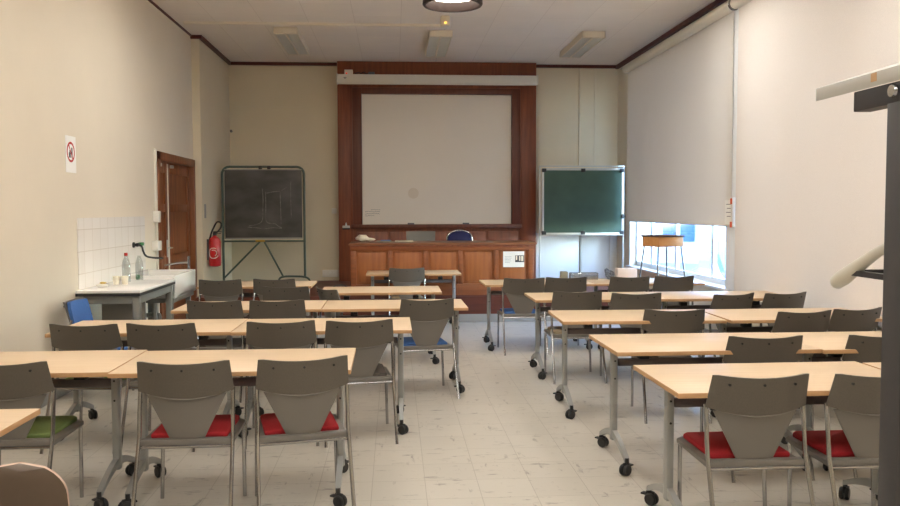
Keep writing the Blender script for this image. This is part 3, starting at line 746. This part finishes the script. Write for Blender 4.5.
stroke([(cx+.24, 1.85), (cx+.245, 1.6), (cx+.25, 1.36)], .004)
stroke([(cx+.41, 2.02), (cx+.40, 1.9), (cx+.405, 1.45)], .003)
stroke([(cx+.26, 1.87), (cx+.34, 1.92)], .003)
ch.build('chalk_drawing', M['chalk'], bd)
br = MB().tube([(-2.07, 0, zb-.04), (xa+.01, -.02, .15)], .014).tube([(-2.0, 0, zb-.04), (-1.72, 0, .165)], .014)
br.build('brace', M['standmetal'], t)
MB().tube([(xa, -.28, .012), (xa, -.24, .05), (xa, 0, .06), (xa, .24, .05), (xa, .28, .012)], .016, smooth=3).build('foot', M['standmetal'], t)
MB().tube([(-1.80, -.04, .012), (-1.775, -.03, .13), (-1.70, -.02, .165), (-1.55, -.02, .168), (-1.40, -.02, .16), (-1.32, -.03, .12), (-1.29, -.04, .012)], .016, smooth=4).build('foot', M['standmetal'], t)
MB().box(-2.13, -1.99, -.03, -.012, zb-.04, zb-.012, bev=.004).build('yellow_clip', M['yellow'], t)
for x in (-2.07, -1.94): MB().box(x, x+.05, -.03, .03, zt-.04, zt+.015, bev=.005).build('pivot_clamp', M['black'], t)

# fire extinguisher on the left wall
ex = thing('fire_extinguisher', 'red fire extinguisher hanging on wall left of the mobile blackboard', 'fire extinguisher', (XL2+.105, 12.3, .75))
MB().lathe([(.04, 0), (.08, .012), (.085, .03), (.085, .36), (.07, .41), (.03, .44), (.022, .46)], seg=24).build('cylinder', M['extred'], ex)
MB().lathe([(.025, .45), (.03, .47), (.025, .5)], seg=12).box(-.02, .1, -.012, .012, .5, .515, bev=.003).box(-.02, .09, -.012, .012, .475, .488, bev=.003).build('valve', M['black'], ex)
MB().tube([(.02, -.02, .48), (.09, -.03, .56), (.10, -.02, .63), (.04, 0, .65), (-.02, .02, .56), (-.06, .02, .46), (-.088, .02, .3)], .012, smooth=5).build('hose', M['black'], ex)
MB().box(-.1052, -.08, -.05, .05, .1, .4).build('wall_bracket', M['steel'], ex)
lb = MB()
for r, a0, a1, w_ in ((.075, 60, 330, .011), (.045, -60, 120, .009)):
    pts = []
    for k in range(19):
        a = R(a0+(a1-a0)*k/18); xx = r*math.cos(a); zz = r*math.sin(a)
        pts.append((math.sin(xx/.085-.05)*.0862, -math.cos(xx/.085-.05)*.0862, .2+zz))
    lb.tube(pts, w_*.55, seg=6)
lb.build('label_mark', M['paper'], ex)
tag(MB().box(XL2, XL2+.003, 12.13, 12.24, 1.46, 1.66).build('instruction_sign', M['greypanel']), 'small grey instruction sign on the wall above the fire extinguisher', 'sign')
tag(MB().tube([(XL2+.03, YB-.001, 2.88), (XL2+.03, YB-.05, 2.87), (XL2+.03, YB-.06, 2.9)], .018).build('wall_hook', M['steel']), 'small steel hook high in the back left corner', 'hook')
so = thing('socket_strip', 'white double socket low on back wall left of the brown panelling', 'socket', (-1.08, YB, .5))
MB().box(-.135, .135, -.035, 0, -.06, .06, bev=.006).build('housing', M['white'], so)
for x in (-.0, .06): MB().lathe([(.02, 0), (.02, .006)], (x, -.04, .02), axis='Y', seg=14).build('socket_insert', M['offwhite'], so)
tag(MB().box(-1.05, -.97, YB-.035, YB, 1.51, 1.60, bev=.006).build('light_switch', M['white']), 'cream light switch on back wall beside the panelling', 'switch')
tag(MB().tube([(-.9, 11.75, PZ+.01), (-.88, 11.75, PZ+.09), (-.82, 11.75, PZ+.13), (-.72, 11.75, PZ+.13), (-.66, 11.75, PZ+.09), (-.64, 11.75, PZ+.01)], .008, smooth=4, seg=8).build('cable_loop', M['steel']), 'thin grey cable loop standing on the platform left of the desk', 'cable')

# ------------------------------------------------------------------ green board and white panels, back right
gb = thing('green_chalkboard', 'green chalkboard in aluminium frame on rails at the back right', 'chalkboard', (0, 13.42, PZ))
g0, g1, gz0, gz1 = 2.432, 3.715, 1.19-PZ, 2.205-PZ
MB().box(g0, g1, -.012, .012, gz0, gz1).build('writing_surface', M['greenboard'], gb)
fb = MB().box(g0-.035, g0, -.02, .02, gz0-.04, gz1+.035, bev=.004).box(g1, g1+.035, -.02, .02, gz0-.04, gz1+.035, bev=.004).box(g0-.035, g1+.035, -.02, .02, gz1, gz1+.035, bev=.004).box(g0-.035, g1+.035, -.035, .02, gz0-.045, gz0, bev=.004)
fb.build('frame', M['alu'], gb)
for x in (g0, (g0+g1)/2, g1):
    for z in (gz0, gz1): MB().box(x-.035, x+.035, -.046, .022, z-.03, z+.03, bev=.006).build('corner_clip', M['black'], gb)
for x in (g0-.06, g1+.045):
    MB().box(x-.012, x+.012, .022, .06, .0, gz1+.08, bev=.003).build('rail', M['alu'], gb)
MB().box(g0-.07, g1+.06, .024, .05, gz1+.06, gz1+.08).build('top_rail', M['alu'], gb)
MB().lathe([(.028, 0), (.035, .01), (.035, .045), (.03, .055)], (g1+.025, -.045, 1.455-PZ), axis='Y', seg=14).build('knob', M['black'], gb)
for x0, x1, lab in ((2.42, 3.165, 'wide white wall panel below the green board, left of grey pipe'), (3.215, 3.70, 'white wall panel below the green board, right of grey pipe'), (3.706, 3.826, 'narrow white wall panel beside the window below the green board')):
    tag(MB().box(x0, x1, YB-.02, YB, PZ, 1.165, bev=.004).build('wall_panel', M['lowerpanel']), lab, 'wall panel', 'white panels below the green board')
tag(MB().tube([(3.19, YB-.03, PZ), (3.19, YB-.03, 1.2)], .02).build('vertical_pipe', M['alu']), 'grey vertical pipe between the white panels below the green board', 'pipe')

# ------------------------------------------------------------------ windows, blinds, sill
for i, (y0, y1) in enumerate((W1, W2)):
    wn = bpy.data.objects.new('window_%d' % (i+1), None); COL.objects.link(wn); struct(wn)
    fx = XR+.13
    f = MB().box(fx-.03, fx+.03, y0, y0+.06, SILL, HEAD, bev=.004).box(fx-.03, fx+.03, y1-.06, y1, SILL, HEAD, bev=.004).box(fx-.03, fx+.03, y0, y1, SILL, SILL+.07, bev=.004).box(fx-.03, fx+.03, y0, y1, HEAD-.07, HEAD, bev=.004)
    n = 4 if i == 0 else 4
    for k in range(1, n):
        ym = y0+(y1-y0)*k/n if i else (10.05, 11.4, 12.5)[k-1]
        f.box(fx-.025, fx+.025, ym-.035, ym+.035, SILL, HEAD, bev=.004)
    f.build('window_frame', M['winwhite'], wn)
    MB().box(fx-.004, fx+.004, y0+.05, y1-.05, SILL+.06, HEAD-.06).build('pane', M['pane'], wn)
    MB().box(XR-.06, XR+.12, y0-.05, y1+.03, SILL-.03, SILL, bev=.005).build('sill', M['winwhite'], wn)
tag(MB().box(XR-.09, XR-.001, 4.3, 8.9, .585, .625, bev=.006).build('wall_ledge', M['radwhite']), 'white ledge along the right wall under the long blind', 'ledge')
def blind(name, y0, y1, zb, m, label, ripple, dx=0):
    t = thing(name, label, 'blind')
    def fn(a, v):
        y = y0+(y1-y0)*a
        x = XR-.062 + ripple*(math.sin(a*17)+.6*math.sin(a*41+1.3)+.4*math.sin(a*7+v*3))*min(1, v*1.6)
        return (x, y, 3.83+(zb-3.83)*v), (-1, 0, 0)
    MB().sheet(fn, 90, 14, .0014).build('fabric', m, t)
    MB().tube([(XR-.085, y0-.02, 3.825), (XR-.085, y1+.03, 3.825)], .066, seg=18).build('roller_tube', M['white'], t)
    MB().box(XR-.072, XR-.052, y0, y1, zb-.012, zb+.014, bev=.003).build('hem_bar', M['blind'] if m is M['blind'] else m, t)
    return t
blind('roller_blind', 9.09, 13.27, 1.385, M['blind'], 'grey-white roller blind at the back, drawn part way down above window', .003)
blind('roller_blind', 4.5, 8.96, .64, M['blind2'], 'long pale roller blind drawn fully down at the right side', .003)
tag(MB().lathe([(.07, -.012), (.076, 0), (.07, .012)], (XR-.085, 9.03, 3.825), axis='Y', seg=20).box(XR-.05, XR-.0, 9.0, 9.06, 3.83, 3.92).build('blind_bracket', M['chrome']), 'chrome bracket between the two roller blind tubes', 'bracket')
tag(MB().box(XR-.02, XR-.001, 8.97, 13.9, 3.915, 3.935).build('metal_rail', M['alu']), 'thin metal rail under the cornice above the back blind', 'rail')
nt_ = thing('wall_note', 'white paper note taped to the window post beside the blind', 'note', (XR-.085, 0, 0))
MB().box(-.003, 0, 9.0, 9.2, 1.40, 1.67).build('paper_sheet', M['paper'], nt_)
x_ = MB()
for j in range(4): x_.box(-.0042, -.0032, 9.035, 9.16-.02*(j % 2), 1.62-j*.045, 1.627-j*.045)
x_.build('printed_text', M['ink'], nt_)
for z in (1.655, 1.395): MB().box(-.006, -.002, 9.0, 9.05, z-.03, z+.035).build('orange_tape', M['orange'], nt_)
MB().box(0, .082, 8.985, 9.065, 1.37, 1.70).build('backing_strip', M['winwhite'], nt_)

# ------------------------------------------------------------------ ceiling lights
def fixture(x, y0, label, lit, y1=None, group=None):
    L_ = 1.58
    t = thing('ceiling_light', label, 'ceiling light', (x, y0, ZC), group=group)
    h = MB().box(-.16, .16, 0, L_, -.035, -.001, bev=.004).box(-.16, -.15, 0, L_, -.088, -.03).box(.15, .16, 0, L_, -.088, -.03).box(-.16, .16, 0, .05, -.088, -.03).box(-.16, .16, L_-.05, L_, -.088, -.03).box(-.012, .012, .05, L_-.05, -.088, -.03)
    h.build('housing', M['fixture'], t)
    for s in (-1, 1):
        if lit:
            MB().box(s*.081-.066, s*.081+.066, .06, L_-.06, -.075, -.05).build('diffuser', M['lit'], t)
        else:
            lv = MB()
            lv.box(s*.081-.066, s*.081+.066, .05, L_-.05, -.06, -.045)
            n = 26
            for k in range(n):
                yy = .06+(L_-.12)*k/(n-1); lv.box(s*.081-.066, s*.081+.066, yy-.002, yy+.002, -.084, -.058)
            lv.build('louvre', M['louvre'], t)
    return t
LG = 'tube lights on the ceiling'
fixture(-1.44, 11.37, 'unlit tube light at left end of the far ceiling row', False, group=LG)
fixture(.65, 11.45, 'unlit tube light above the projection screen, middle of the far ceiling row', False, group=LG)
fixture(2.755, 11.40, 'unlit tube light at right end of the far ceiling row', False, group=LG)
fixture(2.82, 7.80, 'lit tube light whose bright end just shows at the top edge', True, group=LG)
for x, ys in ((-1.44, (7.45, 4.4, 1.3, -2.0)), (.7, (7.45, 4.4, 1.3, -2.0)), (2.82, (4.4, 1.3, -2.0))):
    for y in ys: fixture(x, y, 'lit tube light on the ceiling above the frame', True, group='lit tube lights beyond the frame')
t = thing('round_lamp', 'round dark-rimmed ceiling lamp with a bright disc at the top edge', 'ceiling light', (.66, 9.33, ZC))
MB().lathe([(.30, -.001), (.325, -.02), (.335, -.17), (.325, -.185), (.30, -.185), (.29, -.17), (.288, -.06), (.28, -.03)], seg=48, cap=False).build('rim', M['lampdark'], t)
MB().lathe([(.287, -.078), (.287, -.068)], seg=40).build('diffuser', M['round_lit'], t)
em = thing('emergency_light', 'small white emergency light with an orange glow on the ceiling', 'emergency light', (.66, 10.66, ZC))
MB().box(-.06, .06, -.06, .10, -.13, -.001, bev=.012).build('housing', M['fixture'], em)
MB().lathe([(.014, 0), (.014, .006)], (0.0, -.066, -.09), axis='Y', seg=12).build('orange_light', M['led_orange'], em)
MB().box(-.05, .05, .1, .16, -.05, -.001, bev=.006).build('mount', M['fixture'], em)

# ------------------------------------------------------------------ dark trolley at the right edge
t = thing('projector_trolley', 'tall dark metal stand with a pale tilted board at the right edge', 'trolley', (1.0, 1.6, 0))
MB().prism([(0, 1.828), (.62, 2.02), (.62, 2.05), (0, 1.858)], -.55, .325, axis='Y', bev=.001).build('top_shelf', M['shelfgrey'], t)
MB().box(-.0012, .0, .075, .095, 1.838, 1.856).build('orange_sticker', M['beech_edge'], t)
for x, up_ in ((0.005, 0), (.575, .175)):
    MB().box(x, x+.04, -.5, .17, 1.785+up_, 1.828+up_, bev=.002).build('shelf_arm', M['trolley2'], t)
    MB().box(x, x+.04, -.02, .045, .06, 1.79+up_, bev=.003).build('post', M['trolley'], t)
    ft = MB().box(x, x+.04, -.4, .3, .06, .1, bev=.003); ft.build('foot', M['trolley2'], t)
    for y in (-.36, .26): MB().lathe([(.02, -.012), (.03, -.012), (.03, .012), (.02, .012)], (x+.02, y, .03), axis='X', seg=16).build('castor', M['black'], t)
    MB().lathe([(.012, -.006), (.014, 0), (.012, .002)], (x-.002, .02, 1.81+up_), axis='X', seg=14).build('bolt', M['chrome'], t)
MB().box(.045, .575, -.01, .03, .5, .55, bev=.003).build('cross_brace', M['trolley2'], t)
MB().box(.012, .028, .04, .19, 1.425, 1.437).box(.012, .6, .185, .2, 1.425, 1.437).build('support_bar', M['trolley2'], t)
hd = MB().tube([(.02, .262, 1.398), (.02, .250, 1.404), (.02, .22, 1.418), (.02, .155, 1.45), (.02, .071, 1.489), (.02, -.05, 1.53)], [.006, .0165, .0185, .0145, .0105, .0105], seg=14, smooth=4)
hd.build('curved_handle', M['clearhandle'], t)
# ------------------------------------------------------------------ outside the window
GZ = -.9
struct(MB().box(XR+.31, 90, -30, 90, GZ-.2, GZ).build('floor_outside', M['asphalt']))
def car(name, loc, rz, body, label):
    t = thing(name, label, 'car', loc, rz)
    prof = [(-2.1, .35), (2.1, .35), (2.12, .62), (1.95, .82), (1.15, .95), (.55, 1.36), (-.9, 1.42), (-1.65, 1.0), (-2.08, .92)]
    MB().prism(prof, -.82, .82, axis='Y', bev=.07).build('body', M[body], t)
    for s in (-1, 1): MB().prism([(1.0, .97), (.52, 1.3), (-.82, 1.35), (-1.4, 1.0)], s*.823-.01, s*.823+.01, axis='Y').build('side_window', M['carglass'], t)
    MB().prism([(1.14, .99), (1.10, .97), (.54, 1.33), (.58, 1.36)], -.7, .7, axis='Y').build('windscreen', M['carglass'], t)
    MB().prism([(-1.66, 1.03), (-1.6, 1.0), (-.9, 1.4), (-.93, 1.43)], -.7, .7, axis='Y').build('rear_window', M['carglass'], t)
    for x in (-1.3, 1.3):
        for s in (-1, 1): MB().lathe([(.2, -.1), (.31, -.1), (.32, 0), (.31, .1), (.2, .1)], (x, s*.74, .32), axis='Y', seg=24).build('wheel', M['tyre'], t)
    return t
car('parked_car', (8.6, 20.2, GZ), R(80), 'cardark', 'pale blue car parked outside close to the window on the right')
car('parked_car', (11.5, 27.0, GZ), R(70), 'carsilver', 'silver car parked farther off outside the window')
bl = thing('building', 'pale building across the street seen through the window', 'building', (18, 34, GZ), R(-30))
MB().box(-14, 14, 0, 8, 0, 9).build('facade', M['facade'], bl)
for i in range(9):
    for z in (1.0, 4.4): MB().box(-12.6+i*3, -11.2+i*3, -.06, .02, z, z+1.9, bev=.02).build('window', M['facwin'], bl)

# ------------------------------------------------------------------ sky, camera, view
wd_ = bpy.data.worlds.new('sky'); S.world = wd_; wd_.use_nodes = True
nt = wd_.node_tree; bg = nt.nodes['Background']
sky = nt.nodes.new('ShaderNodeTexSky'); sky.sky_type = 'NISHITA'; sky.sun_disc = False; sky.sun_elevation = R(38); sky.sun_rotation = R(250)
nt.links.new(sky.outputs[0], bg.inputs['Color']); bg.inputs['Strength'].default_value = 3.2

cd = bpy.data.cameras.new('camera'); co = bpy.data.objects.new('camera', cd); COL.objects.link(co)
cd.sensor_fit = 'HORIZONTAL'; cd.sensor_width = 36; cd.lens = 830.05/900*36; cd.clip_start = .05; cd.clip_end = 400
pitch, yaw, roll = .0523958596, .0667948361, -.00257391354
fwd = Vector((math.sin(yaw)*math.cos(pitch), math.cos(yaw)*math.cos(pitch), -math.sin(pitch)))
rt = Vector((math.cos(yaw), -math.sin(yaw), 0)); up = rt.cross(fwd)
r2 = rt*math.cos(roll)+up*math.sin(roll); u2 = -rt*math.sin(roll)+up*math.cos(roll)
m = Matrix((r2, u2, -fwd)).transposed().to_4x4(); m.translation = (0, 0, 1.57407)
co.matrix_world = m
S.camera = co
S.view_settings.view_transform = 'Standard'; S.view_settings.look = 'None'; S.view_settings.gamma = 1; S.view_settings.use_curve_mapping = False
S.view_settings.exposure = 1.08
S.cycles.max_bounces = 10; S.cycles.diffuse_bounces = 5
S.cycles.sample_clamp_indirect = 6.0
